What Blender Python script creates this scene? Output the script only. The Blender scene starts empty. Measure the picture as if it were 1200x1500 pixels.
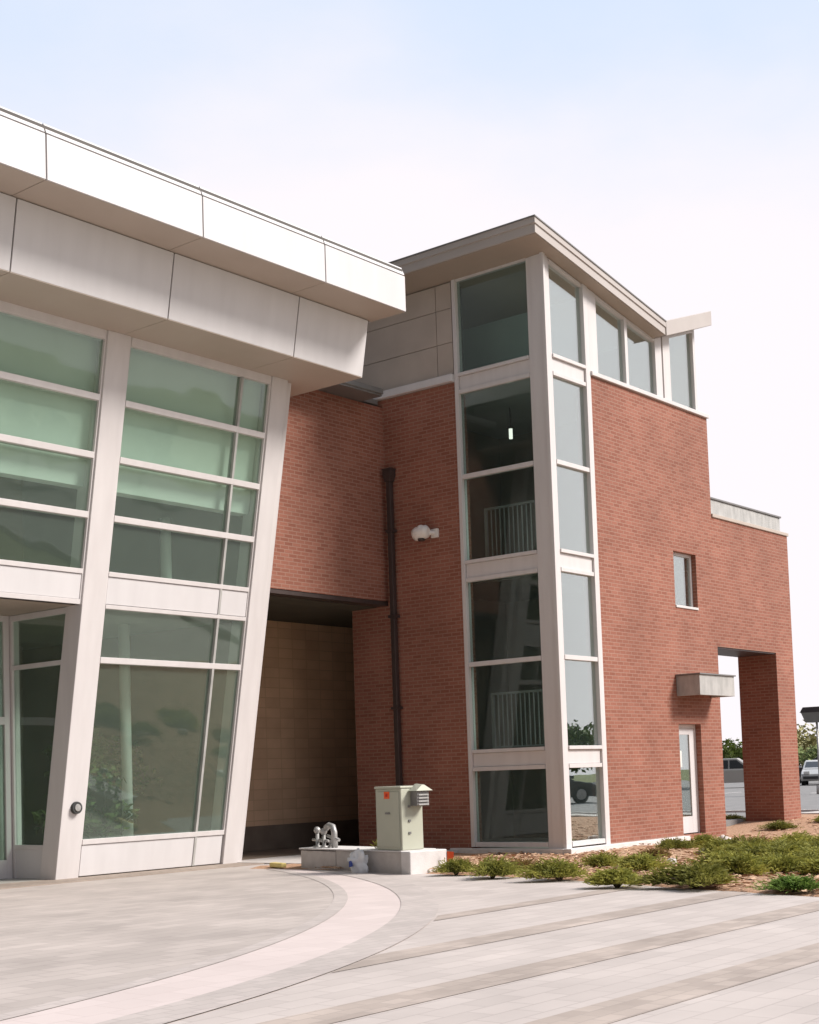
import bpy, bmesh, math, random
from mathutils import Vector, Matrix, noise
random.seed(7)
R = math.radians
SC = bpy.context.scene
COL = SC.collection

# ------------------------------------------------------------------ camera
YAW, PIT, ROL = R(38.90782), R(3.85532), R(-1.93555)
fw = Vector((math.cos(YAW)*math.cos(PIT), math.sin(YAW)*math.cos(PIT), math.sin(PIT)))
rt = Vector((math.sin(YAW), -math.cos(YAW), 0))
up = rt.cross(fw)
r2 = rt*math.cos(ROL) + up*math.sin(ROL)
u2 = -rt*math.sin(ROL) + up*math.cos(ROL)
CAM = Vector((-20.3818, -13.1800, 1.35))
cd = bpy.data.cameras.new('camera')
cam = bpy.data.objects.new('camera', cd); COL.objects.link(cam)
m = Matrix((r2, u2, -fw)).transposed().to_4x4(); m.translation = CAM
cam.matrix_world = m
cd.sensor_fit = 'VERTICAL'; cd.sensor_height = 24; cd.sensor_width = 24
cd.lens = 2087.17/1500*24
cd.shift_y = (997.266-750)/1500
cd.clip_start = 0.1; cd.clip_end = 3000
SC.camera = cam

# ------------------------------------------------------------------ light
SUN_AZ = Vector((0.50, -0.87)); SUN_EL = R(41)          # towards the sun
w = bpy.data.worlds.new('World'); SC.world = w; w.use_nodes = True
nt = w.node_tree; nt.nodes.clear()
N = nt.nodes.new; L = nt.links.new
out = N('ShaderNodeOutputWorld'); bg = N('ShaderNodeBackground')
sky = N('ShaderNodeTexSky'); sky.sky_type = 'NISHITA'; sky.sun_disc = False
sky.sun_elevation = SUN_EL; sky.sun_rotation = math.atan2(SUN_AZ.x, SUN_AZ.y)
sky.air_density = 1.0; sky.dust_density = 0.6; sky.ozone_density = 1.5
tc = N('ShaderNodeTexCoord')
mp = N('ShaderNodeMapping'); mp.inputs['Scale'].default_value = (1.0, 1.0, 2.2); mp.inputs['Location'].default_value = (7.7, 1.7, 0.4)
nz = N('ShaderNodeTexNoise'); nz.inputs['Scale'].default_value = 1.7; nz.inputs['Detail'].default_value = 7
nz.inputs['Roughness'].default_value = 0.52
L(tc.outputs['Generated'], mp.inputs['Vector']); L(mp.outputs['Vector'], nz.inputs['Vector'])
# cloud cover: full low in the east and south, thinning to blue overhead and in the west
dt = N('ShaderNodeVectorMath'); dt.operation = 'DOT_PRODUCT'; dt.inputs[1].default_value = (0.04, 0.06, -1.60)
L(tc.outputs['Generated'], dt.inputs[0])
ad = N('ShaderNodeMath'); ad.operation = 'ADD'; L(nz.outputs['Fac'], ad.inputs[0]); L(dt.outputs['Value'], ad.inputs[1])
mr = N('ShaderNodeMapRange'); mr.interpolation_type = 'SMOOTHSTEP'
mr.inputs['From Min'].default_value = -0.40; mr.inputs['From Max'].default_value = 0.03
L(ad.outputs[0], mr.inputs['Value'])
mx = N('ShaderNodeMix'); mx.data_type = 'RGBA'
L(mr.outputs['Result'], mx.inputs['Factor'])
mu = N('ShaderNodeMix'); mu.data_type = 'RGBA'; mu.blend_type = 'MIX'; mu.inputs['Factor'].default_value = 0.85
L(sky.outputs['Color'], mu.inputs[6]); mu.inputs[7].default_value = (7.3, 8.3, 10.0, 1)   # thin high veil over the blue
L(mu.outputs[2], mx.inputs[6]); mx.inputs[7].default_value = (9.15, 8.65, 8.95, 1)
# unseen western half of the sky, dimmed to keep the left-facing walls dark
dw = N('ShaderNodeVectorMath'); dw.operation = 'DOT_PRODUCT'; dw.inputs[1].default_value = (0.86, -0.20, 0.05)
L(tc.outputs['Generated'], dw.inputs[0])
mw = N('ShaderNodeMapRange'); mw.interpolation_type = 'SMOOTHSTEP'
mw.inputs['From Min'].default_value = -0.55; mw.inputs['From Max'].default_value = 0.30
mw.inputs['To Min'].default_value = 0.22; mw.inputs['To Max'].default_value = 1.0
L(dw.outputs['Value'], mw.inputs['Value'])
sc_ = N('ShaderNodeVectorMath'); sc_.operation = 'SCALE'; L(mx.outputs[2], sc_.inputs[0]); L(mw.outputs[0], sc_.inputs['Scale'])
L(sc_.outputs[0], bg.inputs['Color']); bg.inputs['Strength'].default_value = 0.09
L(bg.outputs[0], out.inputs[0])

sd = bpy.data.lights.new('sun', 'SUN'); sd.energy = 4.4; sd.angle = R(18); sd.color = (1.0, 0.94, 0.88)
so = bpy.data.objects.new('sun', sd); COL.objects.link(so)
sdir = Vector((SUN_AZ.x*math.cos(SUN_EL), SUN_AZ.y*math.cos(SUN_EL), math.sin(SUN_EL)))
so.rotation_euler = sdir.to_track_quat('Z', 'Y').to_euler(); so.location = (10, -30, 40)
SC.view_settings.view_transform = 'Standard'; SC.view_settings.look = 'None'
SC.view_settings.exposure = 0.31; SC.view_settings.gamma = 1

# ------------------------------------------------------------------ materials
MATS = {}
def newmat(name):
    ma = bpy.data.materials.new(name); ma.use_nodes = True
    n = ma.node_tree; n.nodes.clear()
    o = n.nodes.new('ShaderNodeOutputMaterial'); MATS[name] = ma
    return ma, n, o
def bsdf(n, o, col=None, rough=0.6, metal=0.0, spec=0.4):
    b = n.nodes.new('ShaderNodeBsdfPrincipled')
    if col: b.inputs['Base Color'].default_value = (*col, 1)
    b.inputs['Roughness'].default_value = rough; b.inputs['Metallic'].default_value = metal
    b.inputs['Specular IOR Level'].default_value = spec
    n.links.new(b.outputs[0], o.inputs[0]); return b
def noisy(name, c1, c2, scale=3.0, rough=0.6, detail=5, bump=0.0, metal=0.0, spec=0.4, coord='Object', bscale=None, rnd=False, stretch=None, trans=0.0):
    ma, n, o = newmat(name); b = bsdf(n, o, None, rough, metal, spec)
    t = n.nodes.new('ShaderNodeTexCoord'); z = n.nodes.new('ShaderNodeTexNoise')
    z.inputs['Scale'].default_value = scale; z.inputs['Detail'].default_value = detail
    src = t.outputs[coord]
    if stretch:
        mpn = n.nodes.new('ShaderNodeMapping'); mpn.inputs['Scale'].default_value = stretch
        n.links.new(src, mpn.inputs[0]); src = mpn.outputs[0]
    n.links.new(src, z.inputs['Vector'])
    cr = n.nodes.new('ShaderNodeValToRGB'); cr.color_ramp.elements[0].position = 0.3; cr.color_ramp.elements[1].position = 0.7
    cr.color_ramp.elements[0].color = (*c1, 1); cr.color_ramp.elements[1].color = (*c2, 1)
    n.links.new(z.outputs['Fac'], cr.inputs[0])
    last = cr.outputs[0]
    if rnd:
        oi = n.nodes.new('ShaderNodeObjectInfo'); hs = n.nodes.new('ShaderNodeHueSaturation')
        mr_ = n.nodes.new('ShaderNodeMapRange'); mr_.inputs['To Min'].default_value = 0.7; mr_.inputs['To Max'].default_value = 1.3
        n.links.new(oi.outputs['Random'], mr_.inputs['Value']); n.links.new(mr_.outputs[0], hs.inputs['Value'])
        n.links.new(last, hs.inputs['Color']); last = hs.outputs[0]
    n.links.new(last, b.inputs['Base Color'])
    if trans:
        tl_ = n.nodes.new('ShaderNodeBsdfTranslucent'); n.links.new(last, tl_.inputs[0])
        ms_ = n.nodes.new('ShaderNodeMixShader'); ms_.inputs[0].default_value = trans
        n.links.new(b.outputs[0], ms_.inputs[1]); n.links.new(tl_.outputs[0], ms_.inputs[2]); n.links.new(ms_.outputs[0], o.inputs[0])
    if bump:
        z2 = n.nodes.new('ShaderNodeTexNoise'); z2.inputs['Scale'].default_value = bscale or scale*4; z2.inputs['Detail'].default_value = 6
        n.links.new(src, z2.inputs['Vector'])
        bp = n.nodes.new('ShaderNodeBump'); bp.inputs['Strength'].default_value = bump; bp.inputs['Distance'].default_value = 0.02
        n.links.new(z2.outputs['Fac'], bp.inputs['Height']); n.links.new(bp.outputs[0], b.inputs['Normal'])
    return ma
def bricks(name, c1, c2, mortar, bw, rh, ms, rough=0.85, offset=0.5, big=0.25, bump=0.4, rot=0.0, bias=0.0, spec=0.3):
    ma, n, o = newmat(name); b = bsdf(n, o, None, rough, 0, spec)
    t = n.nodes.new('ShaderNodeTexCoord'); src = t.outputs['UV']
    mpn = n.nodes.new('ShaderNodeMapping'); mpn.inputs['Rotation'].default_value = (0, 0, rot)
    n.links.new(src, mpn.inputs[0]); src = mpn.outputs[0]
    k = n.nodes.new('ShaderNodeTexBrick'); k.offset = offset
    k.inputs['Scale'].default_value = 1; k.inputs['Brick Width'].default_value = bw; k.inputs['Row Height'].default_value = rh
    k.inputs['Mortar Size'].default_value = ms; k.inputs['Mortar Smooth'].default_value = 0.2; k.inputs['Bias'].default_value = bias
    k.inputs['Color1'].default_value = (*c1, 1); k.inputs['Color2'].default_value = (*c2, 1); k.inputs['Mortar'].default_value = (*mortar, 1)
    n.links.new(src, k.inputs['Vector'])
    z = n.nodes.new('ShaderNodeTexNoise'); z.inputs['Scale'].default_value = 0.9; z.inputs['Detail'].default_value = 8
    n.links.new(src, z.inputs['Vector'])
    mr_ = n.nodes.new('ShaderNodeMapRange'); mr_.inputs['From Min'].default_value = .3; mr_.inputs['From Max'].default_value = .7
    mr_.inputs['To Min'].default_value = 1-big; mr_.inputs['To Max'].default_value = 1+big
    n.links.new(z.outputs['Fac'], mr_.inputs['Value'])
    mm = n.nodes.new('ShaderNodeVectorMath'); mm.operation = 'SCALE'
    n.links.new(k.outputs['Color'], mm.inputs[0]); n.links.new(mr_.outputs[0], mm.inputs['Scale'])
    n.links.new(mm.outputs[0], b.inputs['Base Color'])
    bp = n.nodes.new('ShaderNodeBump'); bp.inputs['Strength'].default_value = bump; bp.inputs['Distance'].default_value = 0.006
    iv = n.nodes.new('ShaderNodeMath'); iv.operation = 'SUBTRACT'; iv.inputs[0].default_value = 1
    n.links.new(k.outputs['Fac'], iv.inputs[1]); n.links.new(iv.outputs[0], bp.inputs['Height']); n.links.new(bp.outputs[0], b.inputs['Normal'])
    return ma
def glass(name, tint, lo, hi, rough=0.0, wob=0.02, dust=0.08, dcol=(0.45, 0.55, 0.46)):
    ma, n, o = newmat(name)
    tr = n.nodes.new('ShaderNodeBsdfTransparent'); tr.inputs[0].default_value = (*tint, 1)
    gl = n.nodes.new('ShaderNodeBsdfGlossy'); gl.inputs['Roughness'].default_value = rough; gl.inputs[0].default_value = (0.93, 0.97, 0.95, 1)
    lw = n.nodes.new('ShaderNodeLayerWeight'); lw.inputs['Blend'].default_value = 0.5
    mr_ = n.nodes.new('ShaderNodeMapRange'); mr_.inputs['From Min'].default_value = 0.20; mr_.inputs['From Max'].default_value = 0.48
    mr_.inputs['To Min'].default_value = lo; mr_.inputs['To Max'].default_value = hi
    n.links.new(lw.outputs['Facing'], mr_.inputs['Value'])
    t = n.nodes.new('ShaderNodeTexCoord'); z = n.nodes.new('ShaderNodeTexNoise'); z.inputs['Scale'].default_value = 1.1; z.inputs['Detail'].default_value = 1
    n.links.new(t.outputs['Object'], z.inputs['Vector'])
    bp = n.nodes.new('ShaderNodeBump'); bp.inputs['Strength'].default_value = wob; bp.inputs['Distance'].default_value = 0.1
    n.links.new(z.outputs['Fac'], bp.inputs['Height']); n.links.new(bp.outputs[0], gl.inputs['Normal'])
    mxs = n.nodes.new('ShaderNodeMixShader'); n.links.new(mr_.outputs[0], mxs.inputs[0])
    df = n.nodes.new('ShaderNodeBsdfDiffuse'); df.inputs[0].default_value = (*dcol, 1)          # thin film of dust on the pane
    md_ = n.nodes.new('ShaderNodeMixShader'); md_.inputs[0].default_value = dust
    n.links.new(tr.outputs[0], md_.inputs[1]); n.links.new(df.outputs[0], md_.inputs[2])
    n.links.new(md_.outputs[0], mxs.inputs[1]); n.links.new(gl.outputs[0], mxs.inputs[2]); n.links.new(mxs.outputs[0], o.inputs[0])
    return ma
def emit(name, col, s):
    ma, n, o = newmat(name); e = n.nodes.new('ShaderNodeEmission'); e.inputs[0].default_value = (*col, 1); e.inputs[1].default_value = s
    n.links.new(e.outputs[0], o.inputs[0]); return ma

BRICK = bricks('brick', (0.300, 0.122, 0.084), (0.232, 0.085, 0.056), (0.315, 0.178, 0.132), 0.205, 0.0675, 0.009, big=0.13)
TILE = bricks('tan_tile', (0.64, 0.42, 0.27), (0.56, 0.365, 0.235), (0.50, 0.33, 0.21), 0.4, 0.2, 0.010, offset=0.0, big=0.15, bump=0.15)
PAVER = bricks('paver', (0.518, 0.458, 0.425), (0.463, 0.409, 0.379), (0.425, 0.374, 0.347), 0.40, 0.20, 0.008, big=0.09, bump=0.3)
PAVER_IN = bricks('paver_inside', (0.474, 0.416, 0.382), (0.409, 0.359, 0.329), (0.376, 0.327, 0.303), 0.40, 0.20, 0.008, big=0.12, bump=0.3)
PAVER_RING = bricks('paver_ring', (0.605, 0.518, 0.491), (0.567, 0.485, 0.458), (0.534, 0.452, 0.425), 0.30, 0.30, 0.006, big=0.05, bump=0.2)
PAVER_DARK = bricks('paver_dark', (0.441, 0.371, 0.325), (0.354, 0.296, 0.259), (0.360, 0.305, 0.269), 0.20, 0.13, 0.008, big=0.18, bump=0.3)
PAVER_EDGE = bricks('paver_edge', (0.50, 0.44, 0.41), (0.44, 0.39, 0.362), (0.41, 0.362, 0.338), 0.20, 0.13, 0.008, big=0.09, bump=0.3)
PAVER_TAN = bricks('paver_tan', (0.352, 0.288, 0.240), (0.296, 0.240, 0.200), (0.256, 0.208, 0.176), 0.20, 0.13, 0.008, big=0.12, bump=0.25)
WHITE = noisy('white_metal', (0.595, 0.573, 0.573), (0.64, 0.618, 0.618), 1.4, 0.42, bump=0.05, bscale=3, stretch=(3, 3, .35), detail=8)
FRAME = noisy('window_frame_paint', (0.585, 0.55, 0.54), (0.635, 0.60, 0.59), 1.5, 0.42, stretch=(4, 4, .4), detail=8)
SOFFIT = noisy('soffit_metal', (0.33, 0.27, 0.22), (0.37, 0.305, 0.25), 1.0, 0.55)
SOFFIT_W = noisy('soffit_panel', (0.44, 0.37, 0.31), (0.48, 0.41, 0.35), 1.0, 0.5)
ROOFM = noisy('roof_fascia', (0.43, 0.385, 0.36), (0.47, 0.425, 0.40), 1.0, 0.5)
TAN = noisy('tan_cladding', (0.425, 0.36, 0.31), (0.48, 0.41, 0.355), 2.2, 0.6, bump=0.05, bscale=30)
CONC = noisy('concrete', (0.46, 0.42, 0.39), (0.56, 0.52, 0.49), 6, 0.9, bump=0.25, bscale=60)
CONC_L = noisy('pale_concrete', (0.60, 0.57, 0.55), (0.70, 0.67, 0.65), 5, 0.85, bump=0.2, bscale=60)
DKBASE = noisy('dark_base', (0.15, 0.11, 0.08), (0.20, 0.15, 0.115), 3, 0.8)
DARK = noisy('dark_metal', (0.045, 0.03, 0.028), (0.06, 0.042, 0.038), 4, 0.45)
GAP = noisy('joint_shadow_gap', (0.10, 0.09, 0.085), (0.12, 0.11, 0.10), 3, 0.8)
GREYM = noisy('grey_metal', (0.19, 0.185, 0.18), (0.23, 0.22, 0.215), 3, 0.45, metal=0.3)
CANOPY = noisy('canopy_metal', (0.33, 0.325, 0.31), (0.47, 0.46, 0.44), 9, 0.45, bump=0.08, bscale=40, stretch=(1, 1, 0.35))
GALV = noisy('galvanised', (0.30, 0.29, 0.28), (0.46, 0.45, 0.43), 14, 0.45, metal=0.5)
CABINET = noisy('cabinet_green', (0.42, 0.425, 0.34), (0.46, 0.465, 0.375), 2.5, 0.5, bump=0.03)
ORANGE = noisy('orange_sticker', (0.80, 0.10, 0.02), (0.85, 0.14, 0.03), 5, 0.5)
RED = noisy('red_print', (0.55, 0.02, 0.01), (0.6, 0.03, 0.02), 5, 0.5)
YELLOW = noisy('yellow_paint', (0.70, 0.55, 0.18), (0.75, 0.60, 0.22), 5, 0.6)
SACK = noisy('white_sack', (0.70, 0.70, 0.71), (0.80, 0.80, 0.80), 8, 0.7, bump=0.5, bscale=14)
BLUE = noisy('blue_print', (0.05, 0.08, 0.30), (0.08, 0.12, 0.40), 8, 0.6)
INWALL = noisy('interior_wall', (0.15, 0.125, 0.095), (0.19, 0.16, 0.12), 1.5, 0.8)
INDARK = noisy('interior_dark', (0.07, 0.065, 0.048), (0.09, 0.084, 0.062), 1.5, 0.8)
INGREY = noisy('interior_grey', (0.50, 0.54, 0.53), (0.55, 0.59, 0.58), 1.5, 0.8)
INFLOOR = noisy('interior_floor', (0.34, 0.33, 0.29), (0.42, 0.40, 0.36), 1.5, 0.35)
INWHITE = noisy('interior_white', (0.62, 0.63, 0.60), (0.68, 0.69, 0.66), 1.5, 0.7)
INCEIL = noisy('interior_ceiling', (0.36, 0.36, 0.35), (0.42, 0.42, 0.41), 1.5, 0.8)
BLIND = noisy('translucent_blind', (0.46, 0.46, 0.45), (0.58, 0.58, 0.57), 6, 0.9, stretch=(4, 4, 0.05))
WOOD = noisy('interior_wood', (0.16, 0.09, 0.05), (0.20, 0.115, 0.065), 2, 0.5, stretch=(1, 1, 8))
MULCH = noisy('mulch', (0.30, 0.165, 0.095), (0.54, 0.34, 0.22), 30, 0.95, bump=0.8, bscale=40, detail=9)
CHIP = noisy('mulch_chip', (0.34, 0.19, 0.11), (0.62, 0.43, 0.29), 9, 0.95)
JUNI = noisy('juniper_leaf', (0.20, 0.21, 0.045), (0.42, 0.40, 0.09), 5, 0.8, rnd=True, detail=3, trans=.35)
JUNI_G = noisy('juniper_leaf_fresh', (0.11, 0.20, 0.035), (0.26, 0.36, 0.08), 5, 0.8, detail=3, trans=.35)
JUNI_B = noisy('juniper_leaf_brown', (0.20, 0.13, 0.04), (0.36, 0.25, 0.10), 5, 0.8, detail=3, trans=.3)
BARK = noisy('bark', (0.08, 0.055, 0.04), (0.14, 0.10, 0.075), 8, 0.95, bump=0.5)
LEAF_A = noisy('leaf_green', (0.05, 0.085, 0.015), (0.13, 0.19, 0.04), 2.0, 0.7, rnd=True)
LEAF_F = noisy('leaf_pale_green', (0.13, 0.17, 0.05), (0.24, 0.29, 0.10), 2.0, 0.8, rnd=True)
LEAF_B = noisy('leaf_spring', (0.25, 0.23, 0.10), (0.42, 0.39, 0.18), 2.0, 0.7)
ASPH = noisy('asphalt', (0.20, 0.195, 0.19), (0.26, 0.25, 0.245), 2.0, 0.9, bump=0.2, bscale=80)
GRASS = noisy('grass_ground', (0.09, 0.11, 0.03), (0.16, 0.17, 0.06), 0.6, 0.95, bump=0.3, bscale=30)
ROCK = noisy('boulder_stone', (0.50, 0.44, 0.40), (0.66, 0.60, 0.56), 7, 0.9, bump=0.5, bscale=20)
CARW = noisy('car_paint_silver', (0.42, 0.40, 0.37), (0.45, 0.43, 0.40), 1, 0.3, metal=0.4)
CARD = noisy('car_paint_dark', (0.03, 0.028, 0.028), (0.04, 0.037, 0.037), 1, 0.25)
CARR = noisy('car_paint_pale', (0.50, 0.50, 0.49), (0.53, 0.53, 0.52), 1, 0.28, metal=0.2)
TYRE = noisy('tyre', (0.02, 0.02, 0.02), (0.03, 0.03, 0.03), 8, 0.9)
CGLASS = noisy('car_glass', (0.015, 0.017, 0.018), (0.025, 0.027, 0.028), 1, 0.08, spec=0.8)
LENS = noisy('headlight_lens', (0.6, 0.6, 0.58), (0.7, 0.7, 0.68), 5, 0.15)
TAIL = noisy('tail_lens', (0.4, 0.02, 0.02), (0.45, 0.03, 0.02), 5, 0.2)
BLACKP = noisy('black_rubber', (0.03, 0.03, 0.03), (0.04, 0.04, 0.04), 6, 0.5)
LAMPW = noisy('lamp_white', (0.72, 0.68, 0.64), (0.78, 0.74, 0.70), 3, 0.4)
RAILM = noisy('railing_paint', (0.22, 0.22, 0.21), (0.26, 0.26, 0.25), 3, 0.4)
G_HALL = glass('glass_green', (0.85, 0.925, 0.885), 0.045, 0.11, 0.03, 0.06, 0.07)
G_TOWER = glass('glass_neutral', (0.81, 0.88, 0.86), 0.022, 0.46, 0.0, 0.02, 0.03, (0.40, 0.50, 0.48))
GLOW = emit('lit_tube', (1, 0.95, 0.85), 1.2)

# ------------------------------------------------------------------ helpers
def wloc(o):
    v = Vector((0, 0, 0))
    while o is not None:
        v += o.location; o = o.parent
    return v
class MB:
    def __init__(s): s.bm = bmesh.new(); s.uv = s.bm.loops.layers.uv.new('UVMap')
    def face(s, pts):
        vs = [s.bm.verts.new(p) for p in pts]
        try: return s.bm.faces.new(vs)
        except ValueError: return None
    def box(s, x0, x1, y0, y1, z0, z1):
        if x0 > x1: x0, x1 = x1, x0
        if y0 > y1: y0, y1 = y1, y0
        if z0 > z1: z0, z1 = z1, z0
        return s.prism([(x0, y0, z0), (x1, y0, z0), (x1, y1, z0), (x0, y1, z0)], (0, 0, z1-z0))
    def prism(s, poly, ext):
        e = Vector(ext); a = [s.bm.verts.new(p) for p in poly]; b = [s.bm.verts.new(Vector(p)+e) for p in poly]
        n = len(a); fs = [s.bm.faces.new(a[::-1]), s.bm.faces.new(b)]
        for i in range(n): fs.append(s.bm.faces.new((a[i], a[(i+1) % n], b[(i+1) % n], b[i])))
        bmesh.ops.recalc_face_normals(s.bm, faces=fs); return s
    def hexa(s, lo, hi):
        a = [s.bm.verts.new(p) for p in lo]; b = [s.bm.verts.new(p) for p in hi]
        n = len(a); fs = [s.bm.faces.new(a[::-1]), s.bm.faces.new(b)]
        for i in range(n): fs.append(s.bm.faces.new((a[i], a[(i+1) % n], b[(i+1) % n], b[i])))
        bmesh.ops.recalc_face_normals(s.bm, faces=fs); return s
    def tube(s, pts, rad, n=10, cap=True):
        pts = [Vector(p) for p in pts]
        if not isinstance(rad, (list, tuple)): rad = [rad]*len(pts)
        rings = []; prev = None
        for i, p in enumerate(pts):
            d = (pts[min(i+1, len(pts)-1)] - pts[max(i-1, 0)]).normalized()
            if prev is None:
                a = d.orthogonal().normalized()
            else:
                a = (prev - d*prev.dot(d)).normalized()
            prev = a; b = d.cross(a)
            rings.append([s.bm.verts.new(p + (a*math.cos(2*math.pi*k/n) + b*math.sin(2*math.pi*k/n))*rad[i]) for k in range(n)])
        fs = []
        for i in range(len(rings)-1):
            for k in range(n):
                f = s.bm.faces.new((rings[i][k], rings[i][(k+1) % n], rings[i+1][(k+1) % n], rings[i+1][k])); f.smooth = True; fs.append(f)
        if cap: fs.append(s.bm.faces.new(rings[0][::-1])); fs.append(s.bm.faces.new(rings[-1]))
        bmesh.ops.recalc_face_normals(s.bm, faces=fs); return s
    def ball(s, c, rad, seg=16, ring=10, sq=(1, 1, 1)):
        r_ = bmesh.ops.create_uvsphere(s.bm, u_segments=seg, v_segments=ring, radius=rad)
        for v in r_['verts']:
            v.co = Vector((v.co.x*sq[0], v.co.y*sq[1], v.co.z*sq[2])) + Vector(c)
            for f in v.link_faces: f.smooth = True
        return s
    def build(s, name, mat, parent=None, bevel=0.0, local=False, seg=2):
        bm = s.bm; bm.normal_update()
        off = Vector((0, 0, 0)) if (local or parent is None) else wloc(parent)
        for f in bm.faces:
            nx, ny, nz_ = abs(f.normal.x), abs(f.normal.y), abs(f.normal.z)
            for l in f.loops:
                c = l.vert.co
                if nz_ > 0.75: l[s.uv].uv = (c.x, c.y)
                elif nx > ny: l[s.uv].uv = (c.y, c.z)
                else: l[s.uv].uv = (c.x, c.z)
        if off.length: bmesh.ops.translate(bm, verts=bm.verts, vec=-off)
        me = bpy.data.meshes.new(name); bm.to_mesh(me); bm.free(); me.materials.append(mat)
        o = bpy.data.objects.new(name, me); COL.objects.link(o)
        if parent is not None: o.parent = parent
        if bevel:
            md = o.modifiers.new('bevel', 'BEVEL'); md.width = bevel; md.segments = seg; md.limit_method = 'ANGLE'; md.angle_limit = R(40)
        return o
def tag(o, label=None, cat=None, group=None, kind=None):
    if label: o['label'] = label
    if cat: o['category'] = cat
    if group: o['group'] = group
    if kind: o['kind'] = kind
    return o
def thing(name, label, cat, loc=(0, 0, 0), rz=0, group=None):
    o = bpy.data.objects.new(name, None); COL.objects.link(o); o.location = loc; o.rotation_euler = (0, 0, rz)
    o.empty_display_size = 0.3
    return tag(o, label, cat, group)
def copy_tree(o, parent=None):
    c = o.copy(); COL.objects.link(c)
    if parent is not None: c.parent = parent
    for ch in list(o.children): copy_tree(ch, c)
    return c
def struct(name, mb, mat, label=None):
    o = mb.build(name, mat); o['kind'] = 'structure'; o['label'] = label or name.replace('_', ' '); return o

# ================================================================== SETTING
def smooth(a, b, x):
    t_ = max(0.0, min(1.0, (x-a)/(b-a))); return t_*t_*(3-2*t_)
def hb(x, y): return .03 - .06*smooth(-4.5, -1, x) + .20*smooth(5.5, 10, x)
g = MB(); g.face([(-900, -900, -0.06), (900, -900, -0.06), (900, 900, -0.06), (-900, 900, -0.06)])
struct('ground', g, GRASS)
g = MB(); g.face([(-60, -20, 0), (11.1, -20, 0), (11.1, -9.0, 0), (-6.6, -9.0, 0), (-6.6, -7.4, 0), (-6.0, -5.4, 0), (-5.55, -4.2, 0), (-5.1, -2.9, 0), (-4.75, -.6, 0), (-4.0, 2.2, 0), (0.3, 3.0, 0), (0.3, 30, 0), (-60, 30, 0)])
struct('plaza_paving', g, PAVER)
def arc(c, rad, a0, a1, n=60): return [(c[0]+rad*math.cos(a0+(a1-a0)*i/n), c[1]+rad*math.sin(a0+(a1-a0)*i/n)) for i in range(n+1)]
CO, RO = (-18.1196, 8.1295), 14.988
CI, RI = (-18.8, 9.75), 16.08
go = arc(CO, RO, R(-23.5), R(-130)); gi = arc(CI, RI, R(-27), R(-130))
g = MB()
for i in range(60):
    g.face([(*go[i], .004), (*go[i+1], .004), (*gi[i+1], .004), (*gi[i], .004)][::-1])
struct('curved_paving_band', g, PAVER_RING)
g = MB(); g.face([(*p, .004) for p in gi] + [(-30, 4.6, .004), (-4.4, 4.6, .004), (-4.3, 2.5, .004)])
struct('inner_paving', g, PAVER_IN)
# thin soldier course inside and outside the curved band
for (c, rad, a0, sgn) in ((CO, RO, R(-23.5), 1), (CI, RI, R(-27), -1)):
    p0 = arc(c, rad + sgn*0.004, a0, R(-130), 80); p1 = arc(c, rad+(0.40 if sgn > 0 else -0.16), a0, R(-130), 80)
    g = MB()
    for i in range(80): g.face([(*p0[i], .008), (*p0[i+1], .008), (*p1[i+1], .008), (*p1[i], .008)])
    struct('band_edging', g, PAVER_EDGE)
def ring_x(y):        # where a strip at this y meets the outer edge of the band
    dy = y - CO[1]
    return CO[0] + math.sqrt(max(0, (RO+0.41)**2 - dy*dy)) if abs(dy) < RO+0.41 else None
def bed_x(y):
    pts = [(-30, -6.6), (-7.4, -6.6), (-5.4, -6.0), (-4.2, -5.55), (-2.9, -5.1), (-1.0, -4.75)]
    for (a, xa), (b, xb) in zip(pts, pts[1:]):
        if a <= y <= b: return xa + (xb-xa)*(y-a)/(b-a)
    return -6.6
for y, wd in ((-4.74, .28), (-6.2, .36), (-7.58, .38), (-8.92, .40), (-10.3, .4), (-11.7, .4)):
    g = MB(); n = 24
    def xs(yy):
        rx = ring_x(yy); return (rx+0.02 if rx and yy > CO[1]-RO-0.3 else -30, bed_x(yy))
    a0, a1 = xs(y-wd/2); b0, b1 = xs(y+wd/2)
    if y > -6.9: g.face([(a0, y-wd/2, .004), (a1, y-wd/2, .004), (b1, y+wd/2, .004), (b0, y+wd/2, .004)])
    else: g.face([(-30, y-wd/2, .004), (a1, y-wd/2, .004), (b1, y+wd/2, .004), (-30, y+wd/2, .004)])
    struct('paving_strip', g, PAVER_DARK)
g = MB(); g.box(-14, -3.2, 3.55, 4.6, -.02, .016); struct('entrance_paving', g, PAVER_TAN)
g = MB(); g.box(-3.6, 0.0, 2.2, 4.6, -.02, .022); struct('passage_paving', g, CONC)

# planting bed: a gentle mound with an uneven surface
edge = [(-4.72, 2.3), (-4.80, -0.9), (-5.1, -2.9), (-5.55, -4.2), (-6.0, -5.4), (-6.6, -7.4), (-6.6, -14)]
def edge_x(y):
    pts = sorted([(b, a) for a, b in edge])
    for (a, xa), (b, xb) in zip(pts, pts[1:]):
        if a <= y <= b: return xa + (xb-xa)*(y-a)/(b-a)
    return -4.72
bm_ = MB(); nx_, ny_ = 90, 70
ys = [2.9 - 11.9*j/ny_ for j in range(ny_+1)]
grid = []
for j, y in enumerate(ys):
    row = []
    x0 = edge_x(max(-14, min(2.3, y))) + 0.02
    for i in range(nx_+1):
        x = x0 + (11.2-x0)*i/nx_
        lift = min(1, (x-x0)/0.35)
        z = -0.01 + lift*(hb(x, y)+0.01) + lift*0.03*noise.noise(Vector((x*1.7, y*1.7, 0)))
        row.append(bm_.bm.verts.new((x, y, z)))
    grid.append(row)
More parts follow.
